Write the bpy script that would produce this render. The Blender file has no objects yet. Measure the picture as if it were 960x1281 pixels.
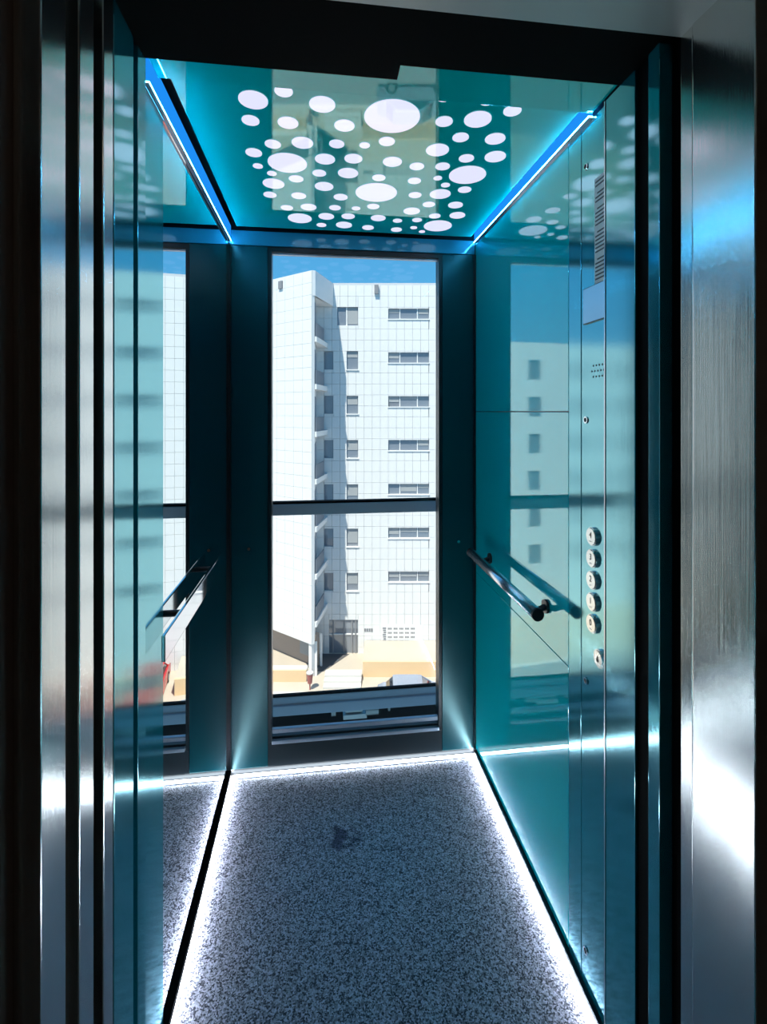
import bpy, bmesh, math, random
from mathutils import Vector, Matrix
random.seed(7)
S = bpy.context.scene
COL = S.collection
PI = math.pi

# ------------------------------------------------------------------ camera
TH = math.radians(7.35)          # the cab axis lies 7.35 degrees left of the view axis
F_PX, HOR = 620.0, 515.0         # focal length and horizon row for a 960 x 1281 frame
EYE = 1.42
cd = bpy.data.cameras.new('camera')
cam = bpy.data.objects.new('camera', cd)
COL.objects.link(cam)
cam.location = (0, 0, EYE)
cam.rotation_euler = (PI / 2, 0, -TH)
cd.sensor_fit = 'VERTICAL'
cd.sensor_height = 24.0
cd.lens = F_PX * 24.0 / 1281.0
cd.shift_y = (HOR - 640.5) / 1281.0
cd.clip_start = 0.02
cd.clip_end = 400
S.camera = cam

# ------------------------------------------------------------------ sky, sun, exposure
W = bpy.data.worlds.new('sky')
S.world = W
W.use_nodes = True
nt = W.node_tree
nt.nodes.clear()
wo = nt.nodes.new('ShaderNodeOutputWorld')
bg = nt.nodes.new('ShaderNodeBackground')
tc = nt.nodes.new('ShaderNodeTexCoord')
sp = nt.nodes.new('ShaderNodeSeparateXYZ')
rp = nt.nodes.new('ShaderNodeValToRGB')
e = rp.color_ramp.elements
e[0].position = 0.0
e[0].color = (.30, .58, .85, 1)
e[1].position = 1.0
e[1].color = (.035, .20, .55, 1)
m_ = e.new(.26)
m_.color = (.10, .42, .80, 1)
nt.links.new(tc.outputs['Generated'], sp.inputs[0])
nt.links.new(sp.outputs['Z'], rp.inputs[0])
nt.links.new(rp.outputs[0], bg.inputs[0])
bg.inputs[1].default_value = .92
nt.links.new(bg.outputs[0], wo.inputs[0])

sd = bpy.data.lights.new('sun', 'SUN')
sd.energy = 6.1
sd.angle = math.radians(.53)
sd.color = (1, .95, .87)
sun = bpy.data.objects.new('sun', sd)
COL.objects.link(sun)
sun.rotation_euler = Vector((2.28, 3.15, -7.2)).to_track_quat('-Z', 'Y').to_euler()
sun.location = (-20, -30, 60)

vs = S.view_settings
S.display_settings.display_device = 'sRGB'
vs.view_transform = 'Standard'
vs.look = 'None'
vs.gamma = 1
vs.use_curve_mapping = False
vs.exposure = 0.22
cy = S.cycles
cy.max_bounces = 14
cy.diffuse_bounces = 5
cy.glossy_bounces = 8
cy.transparent_max_bounces = 16
cy.sample_clamp_indirect = 20
cy.blur_glossy = .3
cy.use_denoising = True

# ------------------------------------------------------------------ materials
MATS = {}


def newmat(name):
    m = bpy.data.materials.new(name)
    m.use_nodes = True
    t = m.node_tree
    t.nodes.clear()
    o = t.nodes.new('ShaderNodeOutputMaterial')
    MATS[name] = m
    return m, t, o


def rgba(c):
    return (c[0], c[1], c[2], 1)


def pbr(name, col, rough=.5, metal=0.0, emis=None, estr=0, noise=None, spec=.5, bump=None):
    m, t, o = newmat(name)
    p = t.nodes.new('ShaderNodeBsdfPrincipled')
    p.inputs['Base Color'].default_value = rgba(col)
    p.inputs['Roughness'].default_value = rough
    p.inputs['Metallic'].default_value = metal
    p.inputs['Specular IOR Level'].default_value = spec
    if emis:
        p.inputs['Emission Color'].default_value = rgba(emis)
        p.inputs['Emission Strength'].default_value = estr
    if noise:
        c2, sc = noise
        tx = t.nodes.new('ShaderNodeTexCoord')
        n = t.nodes.new('ShaderNodeTexNoise')
        n.inputs['Scale'].default_value = sc
        n.inputs['Detail'].default_value = 4
        mx = t.nodes.new('ShaderNodeMix')
        mx.data_type = 'RGBA'
        mx.inputs[6].default_value = rgba(col)
        mx.inputs[7].default_value = rgba(c2)
        t.links.new(tx.outputs['Object'], n.inputs['Vector'])
        t.links.new(n.outputs[0], mx.inputs[0])
        t.links.new(mx.outputs[2], p.inputs['Base Color'])
    t.links.new(p.outputs[0], o.inputs[0])
    return m


def brushed_normal(t, scale, strength, dist=.002):
    tx = t.nodes.new('ShaderNodeTexCoord')
    mp = t.nodes.new('ShaderNodeMapping')
    mp.inputs['Scale'].default_value = scale
    n = t.nodes.new('ShaderNodeTexNoise')
    n.inputs['Scale'].default_value = 1
    n.inputs['Detail'].default_value = 3
    b = t.nodes.new('ShaderNodeBump')
    b.inputs['Strength'].default_value = strength
    b.inputs['Distance'].default_value = dist
    t.links.new(tx.outputs['Object'], mp.inputs[0])
    t.links.new(mp.outputs[0], n.inputs['Vector'])
    t.links.new(n.outputs[0], b.inputs['Height'])
    return b


def lacquer(name, diff, gloss, fac, rough, bump=None):
    """coloured coat under a reflecting surface: diffuse mixed with a tinted mirror"""
    m, t, o = newmat(name)
    d = t.nodes.new('ShaderNodeBsdfDiffuse')
    d.inputs[0].default_value = rgba(diff)
    g = t.nodes.new('ShaderNodeBsdfGlossy')
    g.inputs[0].default_value = rgba(gloss)
    g.inputs['Roughness'].default_value = rough
    lw = t.nodes.new('ShaderNodeLayerWeight')
    lw.inputs['Blend'].default_value = .35
    mr = t.nodes.new('ShaderNodeMapRange')
    mr.inputs[1].default_value = 0
    mr.inputs[2].default_value = 1
    mr.inputs[3].default_value = fac[0]
    mr.inputs[4].default_value = fac[1]
    mx = t.nodes.new('ShaderNodeMixShader')
    t.links.new(lw.outputs['Facing'], mr.inputs[0])
    t.links.new(mr.outputs[0], mx.inputs[0])
    t.links.new(d.outputs[0], mx.inputs[1])
    t.links.new(g.outputs[0], mx.inputs[2])
    if bump:
        b = brushed_normal(t, *bump)
        t.links.new(b.outputs[0], g.inputs['Normal'])
    t.links.new(mx.outputs[0], o.inputs[0])
    return m


def emit(name, col, s, gloss=0.0):
    m, t, o = newmat(name)
    em = t.nodes.new('ShaderNodeEmission')
    em.inputs[0].default_value = rgba(col)
    em.inputs[1].default_value = s
    if gloss:
        g = t.nodes.new('ShaderNodeBsdfGlossy')
        g.inputs[0].default_value = (1, 1, 1, 1)
        g.inputs['Roughness'].default_value = .03
        mx = t.nodes.new('ShaderNodeMixShader')
        mx.inputs[0].default_value = gloss
        t.links.new(em.outputs[0], mx.inputs[1])
        t.links.new(g.outputs[0], mx.inputs[2])
        t.links.new(mx.outputs[0], o.inputs[0])
    else:
        t.links.new(em.outputs[0], o.inputs[0])
    return m


def clear_glass(name, tint, refl):
    m, t, o = newmat(name)
    tr = t.nodes.new('ShaderNodeBsdfTransparent')
    tr.inputs[0].default_value = rgba(tint)
    g = t.nodes.new('ShaderNodeBsdfGlossy')
    g.inputs['Roughness'].default_value = .0
    fr = t.nodes.new('ShaderNodeFresnel')
    fr.inputs[0].default_value = refl
    mx = t.nodes.new('ShaderNodeMixShader')
    t.links.new(fr.outputs[0], mx.inputs[0])
    t.links.new(tr.outputs[0], mx.inputs[1])
    t.links.new(g.outputs[0], mx.inputs[2])
    t.links.new(mx.outputs[0], o.inputs[0])
    return m


lacquer('teal_wall', (.0, .68, .74), (.72, 1, 1), (.24, .58), .04, ((3, 3, 1.2), .05, .01))
lacquer('teal_ceiling', (.0, .80, .74), (.74, .98, .92), (.14, .44), .03)
lacquer('teal_steel', (.0, .36, .46), (.45, .84, .88), (.52, .76), .09, ((700, 700, 1.5), .10, .0004))
lacquer('teal_rear', (.0, .045, .062), (.55, .95, .95), (.06, .28), .26)
lacquer('cove_wall', (.06, .36, .55), (.5, .9, .95), (.10, .35), .12)
pbr('steel', (.80, .80, .77), .16, 1.0)
m = MATS['steel']
b_ = brushed_normal(m.node_tree, (1400, 1400, 1.5), .2, .0004)
m.node_tree.links.new(b_.outputs[0], m.node_tree.nodes['Principled BSDF'].inputs['Normal'])
pbr('chrome', (.86, .88, .90), .05, 1.0)
pbr('satin_chrome', (.97, .96, 1.0), .22, .95)
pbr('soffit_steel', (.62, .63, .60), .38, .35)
pbr('mirror', (.88, .92, .92), .0, 1.0)
pbr('black', (.003, .003, .003), .7, spec=.06)
pbr('dark_metal', (.012, .014, .017), .28, .0)
pbr('rubber', (.008, .008, .009), .6)
pbr('window_frame_dark', (.012, .020, .026), .3)
pbr('sill_alu', (.42, .47, .56), .3, .6)
pbr('beam_grey', (.46, .54, .62), .45)
pbr('bracket_zinc', (.60, .60, .56), .4, .5)
pbr('shaft_dark', (.012, .012, .012), .8)
pbr('landing_paint', (.20, .145, .12), .7, noise=((.15, .11, .09), 6))
pbr('landing_ceiling', (.35, .33, .30), .8)
pbr('landing_stone', (.22, .20, .18), .4)
pbr('white_plastic', (.80, .80, .78), .35)
pbr('button_metal', (.95, .92, .86), .16, .85)
pbr('ink', (.03, .03, .035), .6)
clear_glass('clear_glass', (.96, .985, .98), 1.35)
emit('led_white', (.78, .90, 1.0), 42)
emit('led_white_soft', (.78, .90, 1.0), 16)
emit('led_blue', (.09, .55, 1.0), 44)
emit('blue_diffuser', (.012, .24, .80), 1.0)
emit('fill_warm', (1, .80, .62), 7)
emit('disc_light', (.74, .76, .98), 1.05, .14)
lacquer('screen', (.72, .72, .98), (1, 1, 1), (.45, .75), .12)

# speckled vinyl floor with a worn stain
m, t, o = newmat('speckled_floor')
p = t.nodes.new('ShaderNodeBsdfPrincipled')
tx = t.nodes.new('ShaderNodeTexCoord')
n1 = t.nodes.new('ShaderNodeTexVoronoi')
n1.inputs['Scale'].default_value = 300
sx_ = t.nodes.new('ShaderNodeSeparateColor')
t.links.new(n1.outputs['Color'], sx_.inputs[0])
r1 = t.nodes.new('ShaderNodeValToRGB')
r1.color_ramp.elements[0].position = .15
r1.color_ramp.elements[0].color = (.045, .042, .064, 1)
r1.color_ramp.elements[1].position = .95
r1.color_ramp.elements[1].color = (.72, .69, .84, 1)
t.links.new(tx.outputs['Object'], n1.inputs['Vector'])
t.links.new(sx_.outputs[0], r1.inputs[0])
mp = t.nodes.new('ShaderNodeMapping')
mp.inputs['Location'].default_value = (-.078, -1.655, 0)
vm = t.nodes.new('ShaderNodeVectorMath')
vm.operation = 'LENGTH'
n2 = t.nodes.new('ShaderNodeTexNoise')
n2.inputs['Scale'].default_value = 26
n2.inputs['Detail'].default_value = 4
t.links.new(tx.outputs['Object'], n2.inputs['Vector'])
t.links.new(tx.outputs['Object'], mp.inputs[0])
mp.inputs['Scale'].default_value = (1, 1, 1)
t.links.new(mp.outputs[0], vm.inputs[0])
ad = t.nodes.new('ShaderNodeMath')
ad.operation = 'MULTIPLY_ADD'
t.links.new(n2.outputs[0], ad.inputs[0])
ad.inputs[1].default_value = .22
t.links.new(vm.outputs['Value'], ad.inputs[2])
r2 = t.nodes.new('ShaderNodeValToRGB')
r2.color_ramp.elements[0].position = .125
r2.color_ramp.elements[0].color = (.25, .22, .30, 1)
r2.color_ramp.elements[1].position = .165
r2.color_ramp.elements[1].color = (1, 1, 1, 1)
t.links.new(ad.outputs[0], r2.inputs[0])
mu = t.nodes.new('ShaderNodeMix')
mu.data_type = 'RGBA'
mu.blend_type = 'MULTIPLY'
mu.inputs[0].default_value = 1
t.links.new(r1.outputs[0], mu.inputs[6])
t.links.new(r2.outputs[0], mu.inputs[7])
t.links.new(mu.outputs[2], p.inputs['Base Color'])
p.inputs['Roughness'].default_value = .42
t.links.new(p.outputs[0], o.inputs[0])

pbr('paper', (.93, .93, .92), .4)
pbr('print_grey', (.12, .13, .14), .6)

# outside
pbr('facade_tile', (.80, .785, .755), .55, noise=((.75, .735, .705), 1.3))
pbr('facade_joint', (.60, .60, .60), .8)
pbr('facade_plain', (.77, .755, .725), .6)
lacquer('far_glass', (.20, .22, .25), (.9, .95, 1), (.10, .55), .05)
pbr('blind', (.36, .37, .37), .7)
pbr('rail_panel', (.17, .19, .22), .4)
pbr('soffit_brown', (.40, .33, .28), .8)
pbr('paving', (.52, .45, .37), .8, noise=((.45, .39, .31), .8))
pbr('shade_paint', (.10, .095, .095), .8)  # dark tone for the wing's shade painted on the paving
pbr('asphalt', (.30, .29, .28), .9, noise=((.25, .24, .23), 1.5))
pbr('kerb_stone', (.60, .57, .52), .8)
pbr('ochre_wall', (.78, .56, .33), .8, noise=((.70, .49, .28), 1.2))
pbr('car_silver', (.42, .46, .54), .22, .5)
pbr('car_red', (.62, .03, .035), .22)
pbr('car_dark', (.10, .10, .11), .3)
lacquer('car_glass', (.03, .035, .04), (1, 1, 1), (.15, .6), .02)
pbr('tyre', (.02, .02, .02), .8)
pbr('hub', (.5, .5, .5), .4, .8)
pbr('headlamp', (.8, .8, .78), .15)
pbr('bin_red', (.36, .12, .10), .6)
pbr('sign_grey', (.24, .24, .25), .7)
pbr('foliage_dark', (.05, .08, .03), .8)

# ------------------------------------------------------------------ builders
ORG = {}


def root_of(o):
    while o.parent:
        o = o.parent
    return o


def obj(name, bm, mat, parent=None, smooth=False, bevel=0.0):
    """one mesh object; the coordinates in bm are shifted into the frame of the thing it belongs to"""
    if parent is not None:
        og = ORG.get(root_of(parent).name, Vector((0, 0, 0)))
        bmesh.ops.translate(bm, verts=bm.verts, vec=-og)
    if bevel:
        bmesh.ops.bevel(bm, geom=list(bm.edges), offset=bevel, segments=2, affect='EDGES', profile=.6)
    me = bpy.data.meshes.new(name)
    bmesh.ops.recalc_face_normals(bm, faces=bm.faces)
    bm.to_mesh(me)
    bm.free()
    if smooth:
        for f in me.polygons:
            f.use_smooth = True
    me.materials.append(MATS[mat])
    o = bpy.data.objects.new(name, me)
    COL.objects.link(o)
    if parent is not None:
        o.parent = parent
    return o


def B(*boxes):
    bm = bmesh.new()
    for (x0, x1, y0, y1, z0, z1) in boxes:
        r = bmesh.ops.create_cube(bm, size=1)
        for v in r['verts']:
            v.co = Vector((x0 + (v.co.x + .5) * (x1 - x0), y0 + (v.co.y + .5) * (y1 - y0), z0 + (v.co.z + .5) * (z1 - z0)))
    return bm


def cyl(bm, a, b, r, seg=20, r2=None):
    a, b = Vector(a), Vector(b)
    d = b - a
    mat = Matrix.Translation((a + b) / 2) @ d.to_track_quat('Z', 'Y').to_matrix().to_4x4()
    bmesh.ops.create_cone(bm, cap_ends=True, segments=seg, radius1=r, radius2=r if r2 is None else r2, depth=d.length, matrix=mat)
    return bm


def CY(a, b, r, seg=20, r2=None):
    return cyl(bmesh.new(), a, b, r, seg, r2)


def prism(pts, z0, z1):
    """vertical prism over a plan polygon"""
    bm = bmesh.new()
    lo = [bm.verts.new((x, y, z0)) for x, y in pts]
    hi = [bm.verts.new((x, y, z1)) for x, y in pts]
    n = len(pts)
    bm.faces.new(lo)
    bm.faces.new(hi)
    for i in range(n):
        bm.faces.new((lo[i], lo[(i + 1) % n], hi[(i + 1) % n], hi[i]))
    return bm


def tag(o, label=None, cat=None, group=None, kind=None):
    if label:
        o['label'] = label
    if cat:
        o['category'] = cat
    if group:
        o['group'] = group
    if kind:
        o['kind'] = kind
    return o


def thing(name, label, cat, loc, group=None, outside=False, kind=None):
    """an Empty at the base of a thing; outside things are given in (right, ahead, up) metres of the street frame"""
    o = bpy.data.objects.new(name, None)
    COL.objects.link(o)
    ORG[o.name] = Vector(loc)
    if outside:
        u, d, z = loc
        o.location = (u * math.cos(TH) + d * math.sin(TH), -u * math.sin(TH) + d * math.cos(TH), z)
        o.rotation_euler = (0, 0, -TH)
    else:
        o.location = loc
    o.empty_display_size = .1
    return tag(o, label, cat, group, kind)


def struct(name, bm, mat, label, cat, **k):
    return tag(obj(name, bm, mat, **k), label, cat, kind='structure')


# ------------------------------------------------------------------ cab dimensions (metres)
XL, XR, YB, ZC = -.349, .639, 1.99, 2.13
WX0, WX1, WZ0, WZ1 = -.187, .485, .165, 2.05

# floor
fl = struct('floor', B((-.36, .65, .78, 1.99, -.03, 0)), 'speckled_floor', 'dark grey speckled lift floor with a worn dark stain', 'floor')

# left wall: dark carcass, steel strip by the door
wl = struct('wall_left', B((-.40, -.355, .88, 2.04, 0, 2.22)), 'dark_metal', 'left wall of the lift cab behind the mirror', 'wall')
obj('steel_panel', B((-.355, -.31, .899, .938, .012, 2.118)), 'teal_steel', wl, bevel=.0012)
obj('steel_panel', B((-.355, -.3478, .940, 1.165, .036, 2.072)), 'teal_steel', wl, bevel=.0010)
obj('cove_panel', B((-.355, -.3495, .940, 1.985, 2.078, 2.2)), 'dark_metal', wl)
obj('skirting', B((-.355, -.3380, 1.04, 1.973, .0160, .0355)), 'black', wl)

mir = thing('wall_mirror', 'tall frameless mirror covering the left wall of the lift', 'mirror', (-.352, 1.55, .036))
obj('mirror_glass', B((-.3545, XL, 1.167, 1.983, .036, 2.072)), 'mirror', mir)
obj('edge_trim', B((-.3545, -.3475, 1.167, 1.983, 2.072, 2.077)), 'chrome', mir)

# right wall
wr = struct('wall_right', B((.645, .70, .88, 2.04, 0, 2.22)), 'dark_metal', 'right wall of the lift cab with glossy teal panels', 'wall')
for z0, z1 in ((.034, .7585), (.7615, 1.4185), (1.4215, 2.108)):
    obj('wall_panel', B((XR, .645, 1.2105, 1.983, z0, z1)), 'teal_wall', wr, bevel=.0008)
obj('cove_panel', B((.6405, .645, 1.2105, 1.985, 2.112, 2.2)), 'cove_wall', wr)
obj('edge_trim', B((.6385, .645, 1.2105, 1.983, 2.108, 2.112)), 'chrome', wr)
obj('skirting', B((.6285, .645, 1.0, 1.973, .0160, .0300)), 'dark_metal', wr)
obj('steel_panel', B((XR, .645, 1.149, 1.2085, .012, 2.115)), 'teal_steel', wr, bevel=.0008)

# rear wall round the window
wb = struct('wall_rear', B((-.40, WX0 - .012, YB, 2.04, 0, 2.22), (WX1 + .012, .70, YB, 2.04, 0, 2.22),
                           (WX0 - .012, WX1 + .012, YB, 2.04, 0, .118), (WX0 - .012, WX1 + .012, YB, 2.04, 2.062, 2.22)),
            'dark_metal', 'dark rear wall of the lift cab around the window', 'wall')
for x0, x1 in ((-.346, WX0 - .014), (WX1 + .014, .636)):
    pn = obj('rear_panel', B((x0, x1, 1.984, YB, .03, 2.066)), 'teal_rear', wb, bevel=.001)
    xs = (x0 + x1) / 2
    sc = obj('screw', CY((xs, 1.984, .885), (xs, 1.981, .885), .006, 12), 'chrome', pn)
obj('top_rail', B((-.346, .636, 1.982, YB, 2.069, 2.125)), 'cove_wall', wb, bevel=.001)
obj('bottom_rail', B((WX0 - .012, WX1 + .012, 1.984, YB, .03, .116)), 'window_frame_dark', wb)
obj('corner_trim', B((-.349, -.341, 1.974, 1.984, .03, 2.066)), 'dark_metal', wb)
obj('corner_trim', B((.631, .639, 1.974, 1.984, .03, 2.066)), 'dark_metal', wb)

# window
wn = thing('window_1', 'tall window in the rear wall of the lift cab', 'window', (.149, 2.0, .118), kind='structure')
obj('frame', B((WX0 - .012, WX0, 1.986, 2.04, .118, 2.062), (WX1, WX1 + .012, 1.986, 2.04, .118, 2.062),
               (WX0, WX1, 1.986, 2.04, WZ1, 2.062), (WX0, WX1, 1.996, 2.04, .118, .138)), 'window_frame_dark', wn)
obj('glazing_bead', B((WX0, WX1, 1.999, 2.012, WZ1 - .008, WZ1 - .002)), 'sill_alu', wn)
obj('sill_profile', B((WX0, WX1, 1.996, 2.012, .148, WZ0)), 'sill_alu', wn, bevel=.002)
obj('sill_profile', B((WX0 + .001, WX1 - .001, 1.976, 1.995, .1175, .131)), 'sill_alu', wn, bevel=.003)
obj('pane', B((WX0, WX1, 2.016, 2.022, .139, WZ1)), 'clear_glass', wn)

# ceiling: top plate and front lip
ce = struct('ceiling', B((-.40, .70, .93, 2.04, 2.2, 2.24)), 'dark_metal', 'upper ceiling plate of the lift cab', 'ceiling')
obj('front_lip', B((-.337, .636, .932, 1.095, 2.122, 2.16)), 'teal_ceiling', ce, bevel=.0012)

DISCS = [(-0.15, 1.157, 0.033), (-0.079, 1.116, 0.02), (-0.167, 1.239, 0.021), (-0.077, 1.237, 0.025), (0.006, 1.153, 0.03), (0.061, 1.231, 0.025), (0.173, 1.18, 0.067), (-0.123, 1.341, 0.021), (-0.045, 1.324, 0.028), (0.045, 1.318, 0.02), (0.119, 1.315, 0.014), (0.175, 1.289, 0.021), (0.302, 1.183, 0.021), (0.381, 1.164, 0.033), (0.451, 1.12, 0.021), (0.362, 1.246, 0.021), (0.453, 1.241, 0.026), (0.485, 1.328, 0.029), (0.278, 1.09, 0.017), (0.379, 1.092, 0.016), (-0.179, 1.392, 0.022), (-0.177, 1.466, 0.014), (-0.091, 1.438, 0.055), (0.015, 1.402, 0.028), (0.094, 1.389, 0.025), (0.205, 1.392, 0.027), (0.279, 1.409, 0.021), (0.317, 1.314, 0.031), (0.353, 1.4, 0.021), (0.408, 1.347, 0.021), (0.44, 1.442, 0.055), (-0.141, 1.506, 0.014), (-0.001, 1.486, 0.02), (0.084, 1.475, 0.03), (-0.071, 1.531, 0.022), (0.178, 1.492, 0.02), (0.289, 1.498, 0.02), (0.356, 1.472, 0.013), (0.391, 1.514, 0.014), (0.46, 1.538, 0.021), (-0.142, 1.573, 0.033), (0.014, 1.572, 0.029), (-0.161, 1.655, 0.021), (-0.068, 1.65, 0.024), (0.069, 1.643, 0.023), (0.182, 1.595, 0.067), (0.31, 1.596, 0.021), (0.39, 1.579, 0.034), (0.463, 1.656, 0.025), (-0.113, 1.752, 0.021), (-0.038, 1.737, 0.027), (0.053, 1.731, 0.02), (0.126, 1.727, 0.015), (0.184, 1.703, 0.021), (0.323, 1.725, 0.029), (0.371, 1.662, 0.021), (0.494, 1.742, 0.028), (-0.072, 1.843, 0.043), (0.024, 1.812, 0.028), (0.103, 1.801, 0.024), (0.213, 1.803, 0.027), (0.287, 1.819, 0.017), (0.358, 1.803, 0.018), (0.414, 1.758, 0.021), (0.448, 1.851, 0.053), (0.092, 1.887, 0.03), (0.007, 1.898, 0.018), (0.185, 1.902, 0.022), (0.297, 1.909, 0.021), (0.36, 1.88, 0.013), (0.4, 1.917, 0.012)]
lp = thing('ceiling_light_panel', 'glossy teal ceiling panel scattered with round white lights', 'ceiling light', (.147, 1.52, ZC))
obj('panel_sheet', B((-.315, .61, 1.09, 1.952, ZC, ZC + .006)), 'teal_ceiling', lp)
disc_mesh = {}
for x, y, r in DISCS:
    key = round(r, 3)
    if key not in disc_mesh:
        bm = CY((0, 0, 0), (0, 0, .0022), r, 40)
        me = bpy.data.meshes.new('light_disc')
        bm.to_mesh(me)
        bm.free()
        me.materials.append(MATS['disc_light'])
        disc_mesh[key] = me
    o_ = bpy.data.objects.new('light_disc', disc_mesh[key])
    COL.objects.link(o_)
    o_.parent = lp
    o_.location = (x - .147, y - 1.52, -.0018)


def strip(name, label, group, box, chan, mat):
    t_ = thing(name, label, 'light strip', ((box[0] + box[1]) / 2, (box[2] + box[3]) / 2, chan[4]), group)
    obj('diffuser', B(box), mat, t_)
    obj('channel', B(chan), 'sill_alu', t_)
    return t_


# blue cove strips on ledges at the top of the side walls
c1 = strip('cove_light_strip', 'blue cove light strip above the mirror', 'blue cove strips', (-.3490, -.3400, 1.045, 1.975, 2.0825, 2.138), (-.3490, -.3390, 1.045, 1.975, 2.0780, 2.0792), 'blue_diffuser')
obj('led_line', B((-.3490, -.3385, 1.045, 1.975, 2.0794, 2.0824)), 'led_blue', c1)
c2 = strip('cove_light_strip', 'blue cove light strip above the teal wall panels', 'blue cove strips', (.6310, .6400, 1.097, 1.975, 2.1178, 2.165), (.6295, .6400, 1.097, 1.975, 2.1125, 2.1142), 'blue_diffuser')
obj('led_line', B((.6290, .6400, 1.097, 1.975, 2.1144, 2.1176)), 'led_blue', c2)
# white strips on the floor edge
strip('floor_light_strip', 'white glowing floor light strip along the mirror wall', 'white floor strips', (-.347, -.337, 1.04, 1.972, .003, .0155), (-.347, -.336, 1.04, 1.972, .0, .003), 'led_white')
strip('floor_light_strip', 'white glowing floor light strip along the teal panel wall', 'white floor strips', (.627, .637, 1.0, 1.972, .003, .0155), (.626, .637, 1.0, 1.972, .0, .003), 'led_white')
strip('floor_light_strip', 'white glowing floor light strip below the window', 'white floor strips', (-.334, .625, 1.974, 1.982, .003, .010), (-.334, .625, 1.972, 1.982, .0, .003), 'led_white_soft')

# ------------------------------------------------------------------ door surrounds, landing
dj = tag(obj('trim_1', B((-.40, -.31, .80, .879, 0, 2.049)), 'teal_steel', bevel=.001), 'teal steel left door post of the lift cab', 'door post', kind='structure')
dj = tag(obj('trim_2', B((.60, .70, .881, .979, 0, 2.077)), 'teal_steel', bevel=.001), 'wide teal steel right door post of the lift cab', 'door post', kind='structure')
obj('edge_trim', B((.5985, .603, .9792, .9825, 0, 2.077)), 'satin_chrome', dj)
dj = tag(obj('trim_3', B((.60, .70, .812, .842, 0, 2.077)), 'teal_steel', bevel=.001), 'narrow teal steel strip between two black gaps on the right', 'door post', kind='structure')
tag(obj('trim_4', B((.606, .70, .842, .881, 0, 2.077), (.625, .70, .764, .812, 0, 2.077)), 'black'), 'black recessed gaps beside the right door posts', 'door gap', kind='structure')
# header over the doorway: lower on the left, stepped up on the right
tag(obj('trim_5', B((-.95, .146, .764, .93, 2.05, 2.26)), 'black'), 'lower left half of the black door header', 'header', kind='structure')
tag(obj('trim_6', B((.146, .75, .764, .93, 2.078, 2.26)), 'black'), 'raised right half of the black door header', 'header', kind='structure')
# steel landing frame
tag(obj('trim_7', B((-.34, -.31, .60, .656, 0, 2.05)), 'steel', bevel=.002), 'brushed steel left jamb of the landing door frame', 'door frame', kind='structure')
rj = tag(obj('trim_8', prism([(.607, .623), (.66, .623), (.66, .735), (.601, .735)], 0, 2.05), 'steel', bevel=.002), 'brushed steel right jamb of the landing door frame', 'door frame', kind='structure')
obj('rebate', B((.603, .66, .737, .763, 0, 2.05)), 'steel', rj, bevel=.001)
sf = tag(obj('trim_9', B((-.34, .66, .60, .763, 2.05, 2.10)), 'soffit_steel'), 'brushed steel underside of the landing door frame', 'door frame', kind='structure')
# key ring lock set in the underside
bm = bmesh.new()
n, k = 28, 10
cx, cy_, R_, r_ = .563, .655, .0125, .0035
vv = [[bm.verts.new((cx + (R_ + r_ * math.cos(2 * PI * j / k)) * math.cos(2 * PI * i / n), cy_ + (R_ + r_ * math.cos(2 * PI * j / k)) * math.sin(2 * PI * i / n), 2.0485 + r_ * math.sin(2 * PI * j / k))) for j in range(k)] for i in range(n)]
for i in range(n):
    for j in range(k):
        bm.faces.new((vv[i][j], vv[(i + 1) % n][j], vv[(i + 1) % n][(j + 1) % k], vv[i][(j + 1) % k]))
lk = obj('key_lock_ring', bm, 'chrome', sf, smooth=True)
obj('key_hole', CY((cx, cy_, 2.0475), (cx, cy_, 2.0505), .0115, 20), 'black', lk)
# sliding leaves pushed back to the left
d1 = tag(obj('door_1', B((-.90, -.31, .69, .732, .006, 2.05)), 'steel', bevel=.002), 'open steel landing door leaf slid to the left', 'door', kind='structure')
d2 = tag(obj('door_2', B((-.90, -.31, .763, .797, .006, 2.045)), 'steel', bevel=.002), 'open steel cab door leaf slid to the left', 'door', kind='structure')
# dark shaft pockets either side, and the sill
struct('wall_shaft_left', B((-1.0, -.92, .60, 2.04, -.2, 2.6), (-.92, -.40, .89, .93, -.2, 2.26)), 'shaft_dark', 'dark shaft pocket wall on the left', 'wall')
struct('wall_shaft_right', B((.70, .78, .64, 2.04, -.2, 2.6)), 'shaft_dark', 'dark shaft wall on the right', 'wall')
struct('trim_10', B((-.92, .70, .60, .78, -.06, -.002)), 'steel', 'steel door sill between landing and cab', 'sill')
# landing room round the camera
struct('wall_landing_front', B((-1.6, -.34, .58, .655, 0, 2.7), (.66, 1.9, .60, .66, 0, 2.7), (-.34, .66, .60, .76, 2.10, 2.7)), 'landing_paint', 'brown painted landing wall around the lift doorway', 'wall')
struct('wall_landing_left', B((-1.7, -1.6, -2.4, .7, 0, 2.7)), 'landing_paint', 'left landing wall', 'wall')
struct('wall_landing_right', B((1.9, 2.0, -2.4, .7, 0, 2.7)), 'landing_paint', 'right landing wall', 'wall')
struct('wall_landing_back', B((-1.7, 2.0, -2.5, -2.4, 0, 2.7)), 'landing_paint', 'back landing wall', 'wall')
struct('ceiling_landing', B((-1.7, 2.0, -2.5, .97, 2.7, 2.8), (-1.0, .78, .76, .97, 2.26, 2.7)), 'landing_ceiling', 'landing ceiling', 'ceiling')
struct('floor_landing', B((-1.7, 2.0, -2.5, .60, -.1, 0)), 'landing_stone', 'landing floor', 'floor')

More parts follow.
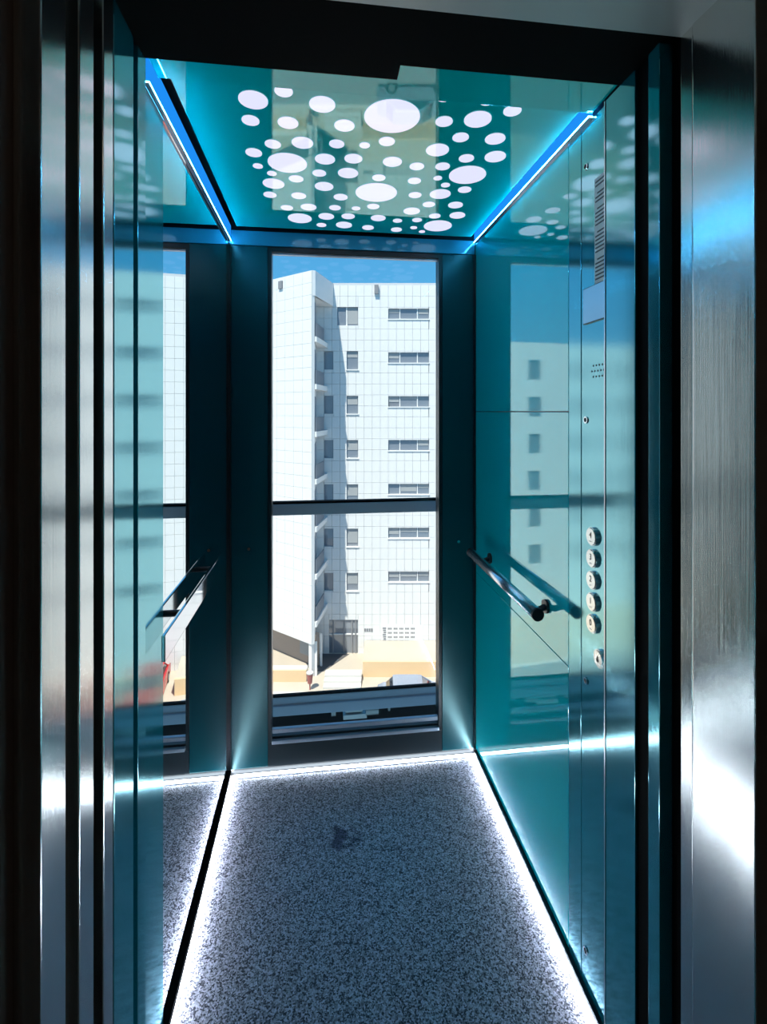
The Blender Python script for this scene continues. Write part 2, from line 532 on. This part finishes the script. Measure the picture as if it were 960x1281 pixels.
ll = thing('landing_fill_lamp', 'added round warm fill lamp on the landing, unseen behind the viewer', 'fill lamp', (.5, -1.1, 2.66))  # added fill light, out of view, to lift the dark landing wall edges
obj('fill_lamp_base', CY((.5, -1.1, 2.70), (.5, -1.1, 2.675), .14, 32), 'white_plastic', ll)
obj('fill_lamp_shade', CY((.5, -1.1, 2.675), (.5, -1.1, 2.64), .13, 32, .10), 'fill_warm', ll)

# ------------------------------------------------------------------ lift control panel
cp = thing('control_panel', 'tall teal steel lift control panel with round buttons and display', 'control panel', (.642, 1.06, .015))
obj('face_plate', B((XR, .645, .984, 1.1455, .015, 2.112)), 'teal_steel', cp, bevel=.001)


def text_mesh(body, size, name):
    cu = bpy.data.curves.new(name, 'FONT')
    cu.body = body
    cu.size = size
    cu.align_x = 'CENTER'
    cu.align_y = 'CENTER'
    cu.extrude = .0003
    to = bpy.data.objects.new(name, cu)
    COL.objects.link(to)
    bpy.context.view_layer.update()
    me = bpy.data.meshes.new_from_object(to.evaluated_get(bpy.context.evaluated_depsgraph_get()))
    bpy.data.objects.remove(to)
    me.materials.append(MATS['ink'])
    return me


def numeral(body, x, y, z, size, parent):
    me = text_mesh(body, size, 'numeral')
    R = Matrix(((0, 0, -1), (-1, 0, 0), (0, 1, 0))).to_4x4()
    me.transform(R)
    o = bpy.data.objects.new('numeral', me)
    COL.objects.link(o)
    o.parent = parent
    o.location = Vector((x, y, z)) - ORG[root_of(parent).name]
    return o


for i, ch in enumerate(('4', '3', '2', '1', '0')):
    z = 1.127 - i * .0512
    bt = obj('call_button', CY((XR, 1.091, z), (.633, 1.091, z), .0215, 32), 'button_metal', cp)
    obj('button_cap', CY((.6335, 1.091, z), (.6305, 1.091, z), .0208, 32, .0190), 'button_metal', bt)
    numeral(ch, .6303, 1.091, z + .003, .020, bt)
    bm = bmesh.new()
    for q in range(3):
        cyl(bm, (.6306, 1.094 - q * .0035, z - .011), (.6299, 1.094 - q * .0035, z - .011), .001, 8)
    obj('braille', bm, 'white_plastic', bt)
z = .855
bt = obj('alarm_button', CY((XR, 1.061, z), (.633, 1.061, z), .0205, 32), 'button_metal', cp)
obj('button_cap', CY((.6335, 1.061, z), (.6305, 1.061, z), .0185, 32, .0172), 'button_metal', bt)
bm = bmesh.new()
cyl(bm, (.6306, 1.061, z - .003), (.6299, 1.061, z - .003), .0045, 14)
cyl(bm, (.6306, 1.061, z + .004), (.6299, 1.061, z + .004), .0022, 10)
obj('bell_symbol', bm, 'ink', bt)
ds = obj('display_bezel', B((.634, XR, 1.036, 1.131, 1.630, 1.716)), 'dark_metal', cp, bevel=.001)
obj('display_screen', B((.6332, .6345, 1.038, 1.129, 1.632, 1.714)), 'screen', ds)
no = obj('instruction_notice', B((.6378, .6392, 1.012, 1.086, 1.718, 1.962)), 'paper', cp)
ln = []
for k in range(26):
    z = 1.953 - k * .009
    if k not in (2, 6, 12, 19):
        ln.append((.6372, .6379, 1.018 + random.choice((0, 0, .012, .025)), 1.082 - (.008 if k in (3, 7, 13, 20) else 0), z - .0022, z + .0012))
obj('small_print', B(*ln), 'print_grey', no)
bm = bmesh.new()
for rz, zz in enumerate((1.528, 1.515, 1.502)):
    for q in range(5):
        y = 1.093 - q * .0125 + (.006 if rz == 1 else 0)
        cyl(bm, (.6392, y, zz), (.6385, y, zz), .0024, 10)
sg = obj('speaker_grille', bm, 'ink', cp)
for z in (2.012, 1.400, .770, .118):
    sk = obj('lock_screw', CY((XR + .001, 1.125, z), (.6365, 1.125, z), .0085, 20), 'chrome', cp)
    obj('screw_slot', CY((.6368, 1.125, z), (.6362, 1.125, z), .0055, 14), 'ink', sk)

# ------------------------------------------------------------------ handrails
hr = thing('handrail', 'round chrome handrail on brackets on the teal wall', 'handrail', (.583, 1.55, .873))
obj('rail_tube', CY((.583, 1.275, .873), (.583, 1.86, .873), .0165, 32), 'satin_chrome', hr, smooth=False)
for f in hr.children[0].data.polygons:
    f.use_smooth = len(f.vertices) == 4
for y0, y1 in ((1.268, 1.276), (1.859, 1.867)):
    obj('end_cap', CY((.583, y0, .873), (.583, y1, .873), .0172, 32), 'rubber', hr)
for y in (1.335, 1.80):
    bm = bmesh.new()
    cyl(bm, (.590, y, .866), (.618, y, .860), .0085, 16)
    cyl(bm, (.616, y, .860), (.637, y, .868), .0085, 16)
    br = obj('bracket', bm, 'dark_metal', hr)
    obj('wall_rose', CY((XR, y, .868), (.632, y, .868), .019, 24), 'dark_metal', br)

hl = thing('handrail', 'flat chrome handrail bar standing off the mirror', 'handrail', (-.325, 1.4, .89))
obj('rail_bar', B((-.326, -.318, 1.078, 1.69, .900, .955)), 'chrome', hl, bevel=.002)
for y in (1.26, 1.60):
    obj('bracket', CY((-.349, y, .930), (-.326, y, .930), .008, 16), 'dark_metal', hl)

# ------------------------------------------------------------------ shaft structure behind the cab
def beam(name, label, z0, z1, y0=2.27, y1=2.31):
    t_ = thing(name, label, 'beam', (.15, y0, z0), 'shaft crossbeams', kind='structure')
    obj('beam_profile', B((-1.6, 1.8, y0, y1, z0, z1)), 'beam_grey', t_, bevel=.004)
    return t_


b1 = beam('trim_11', 'grey steel crossbeam of the shaft across the middle of the window', .952, 1.003)
obj('dark_gasket', B((-1.6, 1.8, 2.272, 2.31, 1.004, 1.012)), 'black', b1)
b2 = beam('trim_12', 'grey steel crossbeam of the shaft at the foot of the window', .048, .094)
obj('upper_profile', B((-1.6, 1.8, 2.278, 2.296, .097, .130)), 'beam_grey', b2, bevel=.003)
obj('dark_gasket', B((-1.6, 1.8, 2.276, 2.288, .131, .137)), 'black', b2)
struct('wall_shaft_rear', B((-1.6, 1.8, 2.42, 2.46, -2.2, .046), (-1.6, 1.8, 2.2, 2.42, -2.2, -.16)), 'shaft_dark', 'dark shaft back below the window', 'wall')
kb = thing('rail_bracket', 'pale metal guide bracket in the dark slot below the window', 'bracket', (.16, 2.33, -.03))
obj('bracket_plate', B((.11, .22, 2.32, 2.36, -.02, .000)), 'bracket_zinc', kb)
obj('bracket_plate', B((.12, .20, 2.33, 2.37, .006, .024)), 'bracket_zinc', kb)
obj('bolt', CY((.215, 2.33, .012), (.275, 2.33, .012), .022, 16), 'bracket_zinc', kb)
obj('bolt', CY((.055, 2.35, .010), (.075, 2.35, .010), .024, 16), 'bracket_zinc', kb)
obj('bolt', CY((.325, 2.35, .010), (.333, 2.35, .010), .020, 16), 'bracket_zinc', kb)

# ------------------------------------------------------------------ street frame (right, ahead, up)
ZG = EYE - 16.5
ZR = EYE + 8.74
g = thing('ground', 'pale paved street in front of the white building', 'ground', (0, 20, ZG), outside=True, kind='structure')
obj('carriageway', B((-60, 60, 2.9, 29.2, ZG - .3, ZG - .10)), 'asphalt', g)
obj('pavement', B((-60, 60, 29.2, 75, ZG - .3, ZG)), 'paving', g)
obj('painted_wing_shade', prism([(-2.3, 33.75), (-3.8, 31.45), (-4.7, 31.6), (-5.6, 33.75)], ZG + .001, ZG + .012), 'shade_paint', g)  # dark sheet laid on the paving as the turned wing's shade
obj('kerb', B((-60, 60, 28.95, 29.2, ZG - .3, ZG + .01)), 'kerb_stone', g)

ab = thing('apartment_building', 'tall white tiled apartment building with balconies beyond the window', 'building', (0, 34, ZG), outside=True)
D0 = 33.8                     # face of the main wing
CU, CD = -4.44, 30.6          # near corner of the turned wing
ex = Vector((.803, -.596)).normalized()
ein = Vector((-ex.y, ex.x))   # inward normal of the turned wing


def minus(rects, w):
    out = []
    for (a, b, c, d) in rects:
        x0, x1, z0, z1 = w
        if x1 <= a or x0 >= b or z1 <= c or z0 >= d:
            out.append((a, b, c, d))
            continue
        if x0 > a:
            out.append((a, x0, c, d))
        if x1 < b:
            out.append((x1, b, c, d))
        aa, bb = max(a, x0), min(b, x1)
        if z0 > c:
            out.append((aa, bb, c, z0))
        if z1 < d:
            out.append((aa, bb, z1, d))
    return out


win_main = []                # (u0, u1, z0, z1, kind)
rows = [EYE + 6.68 - 2.99 * i for i in range(7)]
for c0 in (.33, 5.0, 9.7, 14.4, 19.1, 23.8, 28.5, 33.2, 37.9, 42.6):
    for zc in rows:
        win_main.append((c0, c0 + 2.78, zc - .355, zc + .355, 'strip'))
for i in range(6):
    zc = EYE + 3.49 - 3.02 * i
    win_main.append((-2.51, -1.74, zc - .61, zc + .61, 'tall'))
    win_main.append((-4.05, -3.43, zc - .61, zc + .61, 'dark'))
win_main.append((-3.16, -1.74, EYE + 5.89, EYE + 7.14, 'pair'))
entry = (-3.72, -1.74, ZG, EYE - 14.2)
holes = [w[:4] for w in win_main] + [entry]

fw = obj('facade_wall', B((-4.8, 62, D0 + .2, 40, ZG, ZR), (-4.8, 62, D0 + .02, D0 + .2, ZR - .12, ZR + .04)), 'facade_joint', ab)
TW, TH_, GAP = .55, .7475, .013
tile_mesh = {}
joined = bmesh.new()
cand = []
nrow = int((ZR - .12 - ZG) / TH_) + 1
for r in range(nrow):
    z1 = ZR - .12 - r * TH_
    z0 = max(z1 - TH_, ZG)
    if z1 - z0 < .1:
        continue
    for c in range(-9, 32):
        u0 = .33 + c * TW
        rr_ = [(u0, u0 + TW, z0, z1)]
        for h in holes:
            rr_ = minus(rr_, h)
        for q in rr_:
            if q[1] - q[0] > .06 and q[3] - q[2] > .06:
                cand.append(q)


def put_tile(sx, st, sz, cx, cy_, cz, parent, rot=0.0):
    key = (round(sx, 3), round(st, 3), round(sz, 3))
    if key not in tile_mesh:
        bm = B((-sx / 2, sx / 2, -st / 2, st / 2, -sz / 2, sz / 2))
        me = bpy.data.meshes.new('tile')
        bm.to_mesh(me)
        bm.free()
        me.materials.append(MATS['facade_tile'])
        tile_mesh[key] = me
    o = bpy.data.objects.new('tile', tile_mesh[key])
    COL.objects.link(o)
    o.parent = parent
    o.location = Vector((cx, cy_, cz)) - ORG['apartment_building']
    o.rotation_euler = (0, 0, rot)
    return o


# the turned wing: tiles one by one on the stretch that shows in the window
ZU = EYE - 14.4               # its underside
WLEN = 13.0
wing_cols, WT = 7, .80


def wing(s, q):               # s metres along the face from the corner, q metres inwards
    v = Vector((CU, CD)) - ex * s + ein * q
    return (v.x, v.y)


tw = obj('turned_wing', prism([wing(.02, .08), wing(WLEN, .08), wing(WLEN, 5), (-4.75, 39)], ZU, ZR - .02), 'facade_joint', ab)
n_ind = 0
rot = math.atan2(ex.y, ex.x)
for r in range(int((ZR - ZU) / .75) + 1):
    z1 = ZR - r * .75
    z0 = max(z1 - .75, ZU)
    if z1 - z0 < .1:
        continue
    for c in range(wing_cols):
        u, d = wing((c + .5) * WT, .04)
        put_tile(WT - GAP, .08, z1 - z0 - GAP, u, d, (z0 + z1) / 2, tw, rot)
        n_ind += 1
# past the tiles: plain cladding with window columns
win_wing = []
for s0 in (9,):
    for zc in rows[:7]:
        win_wing.append((s0, s0 + 1.7, zc - .8, zc + .7))
rect = [(wing_cols * WT, WLEN, ZU, ZR)]
for w in win_wing:
    rect = minus(rect, w)
bm = bmesh.new()
for (a, b, z0, z1) in rect:
    pm = prism([wing(a, 0), wing(b, 0), wing(b, .08), wing(a, .08)], z0, z1)
    me = bpy.data.meshes.new('tmp')
    pm.to_mesh(me)
    pm.free()
    bm.from_mesh(me)
    bpy.data.meshes.remove(me)
obj('cladding', bm, 'facade_plain', tw)
for (a, b, z0, z1) in win_wing:
    obj('window', prism([wing(a, .05), wing(b, .05), wing(b, .079), wing(a, .079)], z0, z1), 'far_glass', tw)
obj('return_wall', prism([(CU + .02, CD + .03), (CU + .16, CD + .12), (-4.60, 33.9), (-4.74, 33.9)], ZU, ZR - .02), 'facade_plain', ab)

# main wing tiles
cand.sort(key=lambda q: (0 if q[0] > -1.75 and q[1] < 4.0 else 1, -q[3]))
for q in cand:
    sx, sz = q[1] - q[0] - GAP, q[3] - q[2] - GAP
    if sx < .03 or sz < .03:
        continue
    if n_ind < 300 and q[0] > -1.75 and q[1] < 4.0:
        put_tile(sx, .2, sz, (q[0] + q[1]) / 2, D0 + .1, (q[2] + q[3]) / 2, fw)
        n_ind += 1
    else:
        r_ = bmesh.ops.create_cube(joined, size=1)
        for v in r_['verts']:
            v.co = Vector(((q[0] + q[1]) / 2 + v.co.x * sx, D0 + .1 + v.co.y * .2, (q[2] + q[3]) / 2 + v.co.z * sz))
tag(obj('tile_cladding', joined, 'facade_tile', fw), kind='stuff')
rect = [(.33 + 32 * TW, 62, ZG, ZR)]
for h in holes:
    rect = minus(rect, h)
obj('cladding', B(*[(a, b, D0, D0 + .2, z0, z1) for a, b, z0, z1 in rect]), 'facade_plain', fw)
for (u0, u1, z0, z1, kd) in win_main:
    y = D0 + .19
    if kd == 'strip':
        w = obj('window', B((u0, u1, y - .05, y, z0, z1)), 'far_glass', ab)
        if u0 < 8:
            obj('mullion', B((u0 + .76, u0 + .82, y - .1, y - .051, z0, z1)), 'facade_plain', w)
            obj('mullion', B((u0 + 1.96, u0 + 2.02, y - .1, y - .051, z0, z1)), 'facade_plain', w)
            obj('sill', B((u0 - .04, u1 + .04, D0 - .05, y - .06, z0 - .07, z0 + .005)), 'facade_plain', w)
            for k in range(3):
                a = u0 + (.04, .86, 2.06)[k]
                b = u0 + (.72, 1.92, 2.74)[k]
                if random.random() < .55:
                    obj('blind', B((a, b, y - .075, y - .052, z1 - random.uniform(.2, .55), z1 - .02)), 'blind', w)
    elif kd == 'pair':
        w = obj('window', B((u0, u1, y - .05, y, z0, z1)), 'far_glass', ab)
        obj('mullion', B((u0 + .6, u0 + .68, y - .1, y - .051, z0, z1)), 'facade_plain', w)
        obj('blind', B((u0 + .7, u1 - .03, y - .075, y - .052, z0 + .1, z1 - .03)), 'blind', w)
    else:
        w = obj('window', B((u0, u1, y - .05, y, z0, z1)), 'far_glass', ab)
        if kd == 'tall':
            obj('sill', B((u0 - .05, u1 + .06, D0 - .06, y - .06, z0 - .07, z0 + .005)), 'facade_plain', w)
            obj('blind', B((u0 + .04, u1 - .04, y - .08, y - .052, z1 - random.uniform(.3, 1.0), z1 - .02)), 'blind', w)
        else:
            obj('pane', B((u0 + .05, u1 - .05, y - .06, y - .051, z0 + .05, z1 - .05)), 'far_glass', w)
# roof scuppers
obj('roof_spout', B((-.62, -.34, D0 - .18, D0 + .05, ZR - .72, ZR - .12)), 'sign_grey', ab)
u, d = wing(2.75, -.06)
obj('roof_spout', prism([wing(2.6, -.1), wing(2.95, -.1), wing(2.95, .0), wing(2.6, .0)], ZR - .75, ZR - .25), 'sign_grey', ab)
# fascia over the balcony corner, balconies below
obj('fascia', prism([(CU + .03, CD + .02), (CU + .22, CD + .10), (-3.42, D0 - .01), (-3.56, D0 - .01)], ZR - 1.55, ZR), 'facade_plain', ab)
obj('canopy', prism([(CU + .2, CD + .2), (-3.6, D0 - .02), (-4.6, D0 - .02)], ZR - 1.55, ZR - 1.40), 'facade_plain', ab)
for i in range(7):
    zb = EYE + 4.50 - 2.95 * i
    bl = obj('balcony', prism([(CU + .18, CD + .10), (CU + .30, CD + .10), (-3.80, D0 - .02), (-4.56, D0 - .02)], zb - .16, zb + .16), 'facade_plain', ab)
    obj('balcony_door', prism([(CU + .13, CD + .45), (CU + .17, CD + .45), (-4.55, D0 - .15), (-4.60, D0 - .15)], zb + .161, zb + 2.35), 'far_glass', bl)
    obj('railing', prism([(CU + .19, CD + .2), (CU + .24, CD + .2), (-3.98, D0 - .6), (-4.04, D0 - .6)], zb + .161, zb + 1.05), 'rail_panel', bl)
# entrance recess
en = obj('entrance', B((entry[0], entry[1], D0 + .12, D0 + .18, entry[2], entry[3])), 'far_glass', ab)
for a in (-3.5, -2.75, -2.20, -1.95):
    obj('post', B((a, a + .09, D0 + .04, D0 + .115, ZG, entry[3])), 'sign_grey', en)
obj('transom', B((entry[0], entry[1], D0 + .06, D0 + .114, ZG + 1.25, ZG + 1.33)), 'facade_plain', en)
for (a, b) in ((-4.30, 30.95), (-4.12, 32.1)):
    obj('column', B((a, a + .14, b, b + .14, ZG, ZU)), 'facade_plain', ab)
# recessed ground floor under the turned wing
gf = obj('ground_floor_wall', prism([wing(.8, 1.2), wing(WLEN, 1.2), wing(WLEN, 1.5), wing(.8, 1.5)], ZG, ZU), 'soffit_brown', ab)
obj('notice_panel', prism([wing(.95, 1.12), wing(2.2, 1.12), wing(2.2, 1.2), wing(.95, 1.2)], ZG + .55, ZG + 1.75), 'blind', gf)
obj('corner_post', prism([wing(.1, .1), wing(.35, .1), wing(.35, .35), wing(.1, .35)], ZG, ZU), 'facade_plain', ab)

# wall lettering: rows of small grey marks on the white wall, nothing legible
ws = thing('wall_sign', 'rows of small grey marks beside a short word on the white wall', 'sign', (1.2, D0 - .01, EYE - 16.4), outside=True)
obj('board', B((-.12, 2.70, D0 - .03, D0 - .002, EYE - 16.35, EYE - 14.55)), 'facade_plain', ws)
bm = bmesh.new()
counts = (5, 5, 5, 4, 4, 3)
for r in range(6):
    z = EYE - 14.78 - r * .285
    for c in range(counts[r]):
        for s_ in range(3):
            x = .30 + c * .39 + s_ * .095
            q = B((x, x + .07, D0 - .045, D0 - .031, z - .055, z + .055))
            me = bpy.data.meshes.new('tmp'); q.to_mesh(me); q.free(); bm.from_mesh(me); bpy.data.meshes.remove(me)
tag(obj('row_marks', bm, 'sign_grey', ws), kind='stuff')
bm = bmesh.new()
for r in range(10):
    z = EYE - 14.75 - r * .145
    q = B((-.06 + .03 * (r % 3), .18 - .02 * (r % 2), D0 - .045, D0 - .031, z - .045, z + .045))
    me = bpy.data.meshes.new('tmp'); q.to_mesh(me); q.free(); bm.from_mesh(me); bpy.data.meshes.remove(me)
tag(obj('column_marks', bm, 'sign_grey', ws), kind='stuff')
bm = bmesh.new()
for c in range(4):
    q = B((-1.32 + c * .155, -1.32 + c * .155 + .12, D0 - .03, D0 - .002, EYE - 14.98, EYE - 14.78))
    me = bpy.data.meshes.new('tmp'); q.to_mesh(me); q.free(); bm.from_mesh(me); bpy.data.meshes.remove(me)
tag(obj('word_marks', bm, 'sign_grey', ws), kind='stuff')

# raised beds, steps
pl = thing('raised_bed', 'long ochre walled raised bed in front of the white wall', 'planter', (1.0, 31.4, ZG), outside=True)
obj('retaining_wall', B((-1.28, 3.75, 30.8, 31.0, ZG, ZG + .95)), 'ochre_wall', pl)
obj('bed_top', B((-1.28, 3.75, 31.0, 33.7, ZG, ZG + .93)), 'paving', pl)
pl2 = thing('raised_bed', 'short ochre raised bed below the corner overhang', 'planter', (-6.0, 30.8, ZG), outside=True)
obj('retaining_wall', B((-9.2, -4.72, 30.25, 30.4, ZG, ZG + .70)), 'ochre_wall', pl2)
obj('bed_top', B((-9.2, -4.72, 30.4, 30.9, ZG, ZG + .68)), 'kerb_stone', pl2)
st = thing('entrance_steps', 'three pale stone steps leading to the building entrance', 'steps', (-2.5, 30, ZG), outside=True)
for k in range(3):
    obj('step', B((-3.6, -1.35, 29.45 + k * .42, 30.95, ZG + k * .13, ZG + .13 + k * .13)), 'kerb_stone', st)
lb = thing('litter_bin', 'small reddish litter bin on a thin post by the kerb', 'litter bin', (-4.37, 29.4, ZG), outside=True)
obj('post', CY((-4.37, 29.4, ZG), (-4.37, 29.4, ZG + .5), .04, 10), 'bin_red', lb)
obj('bin_body', CY((-4.37, 29.4, ZG + .4), (-4.37, 29.4, ZG + .98), .13, 14, .19), 'bin_red', lb)
obj('bin_rim', CY((-4.37, 29.4, ZG + .98), (-4.37, 29.4, ZG + 1.04), .21, 14), 'kerb_stone', lb)


# parked cars: long axis along x when turn = 0
def car(label, u, d, turn, paint, zg):
    t_ = thing('parked_car', label, 'car', (u, d, zg), 'parked cars', outside=True)
    t_.rotation_euler = (0, 0, -TH + turn)
    Lh, Wh = 2.1, .87
    prof = [(-Lh, .28), (-Lh, .72), (-1.75, .88), (-1.15, .93), (1.05, .93), (1.85, .80), (Lh, .62), (Lh, .28)]
    bm = bmesh.new()
    a = [bm.verts.new((u + x, d - Wh, zg + z)) for x, z in prof]
    b = [bm.verts.new((u + x, d + Wh, zg + z)) for x, z in prof]
    bm.faces.new(a); bm.faces.new(b)
    for i in range(len(prof)):
        j = (i + 1) % len(prof)
        bm.faces.new((a[i], a[j], b[j], b[i]))
    body = obj('body', bm, paint, t_, bevel=.06)

    def frus(name, x0, x1, z0, y0, x2, x3, z1, y1, mat, par, bev=0):
        bm = bmesh.new()
        lo = [bm.verts.new((u + x, d + y, zg + z0)) for x, y in ((x0, -y0), (x1, -y0), (x1, y0), (x0, y0))]
        hi = [bm.verts.new((u + x, d + y, zg + z1)) for x, y in ((x2, -y1), (x3, -y1), (x3, y1), (x2, y1))]
        bm.faces.new(lo); bm.faces.new(hi)
        for i in range(4):
            j = (i + 1) % 4
            bm.faces.new((lo[i], lo[j], hi[j], hi[i]))
        return obj(name, bm, mat, par, bevel=bev)
    frus('cabin_glass', -1.6, 1.05, .90, .80, -1.15, .35, 1.38, .64, 'car_glass', t_)
    frus('roof', -1.2, .42, 1.375, .67, -1.0, .2, 1.47, .56, paint, t_, .02)
    for sx in (-1.0, .36):
        for sy in (-1, 1):
            bm = CY((u + sx * .98, d + sy * .655, zg + 1.375), (u + (1.03 if sx > 0 else -1.55), d + sy * .80, zg + .92), .035, 8)
            obj('roof_pillar', bm, paint, t_)
    for x in (-1.3, 1.3):
        for sy in (-1, 1):
            w = obj('wheel', CY((u + x, d + sy * (Wh - .18), zg + .31), (u + x, d + sy * (Wh + .015), zg + .31), .31, 24), 'tyre', t_)
            obj('hubcap', CY((u + x, d + sy * (Wh + .015), zg + .31), (u + x, d + sy * (Wh + .03), zg + .31), .19, 16), 'hub', w)
    for sy in (-.6, .6):
        obj('headlamp', B((u + Lh - .04, u + Lh + .012, d + sy - .16, d + sy + .16, zg + .56, zg + .68)), 'headlamp', t_)
    return t_


# lower white block further left, met only in the glossy right wall
lw_ = thing('white_block', 'lower white block with a column of windows, reflected in the teal wall', 'building', (-24, 36.2, ZG), outside=True)
blk_wins = [(u0, u0 + 1.1, EYE + z - .8, EYE + z + .8) for u0 in (-21.4, -25.4, -29.4, -33.4, -37.4) for z in (3.4, .4, -2.6, -5.6, -8.6, -11.6)]
rect = [(-42, -16.0, ZG, EYE + 5.6)]
for w in blk_wins:
    rect = minus(rect, w)
obj('front_wall', B(*[(a, b, 36.0, 36.15, z0, z1) for a, b, z0, z1 in rect]), 'facade_plain', lw_)
obj('body', B((-42, -16.0, 36.15, 44, ZG, EYE + 5.58)), 'facade_plain', lw_)
for (a, b, z0, z1) in blk_wins:
    obj('window', B((a, b, 36.1, 36.149, z0, z1)), 'far_glass', lw_)
car('silver blue parked car by the kerb below the white wall', 1.75, 28.0, 0, 'car_silver', ZG - .1)
car('red parked car seen only in the mirror', 5.2, 31.2, -PI / 2, 'car_red', ZG)
car('dark grey parked car reflected beside the red one', 9.2, 30.6, PI, 'car_dark', ZG)
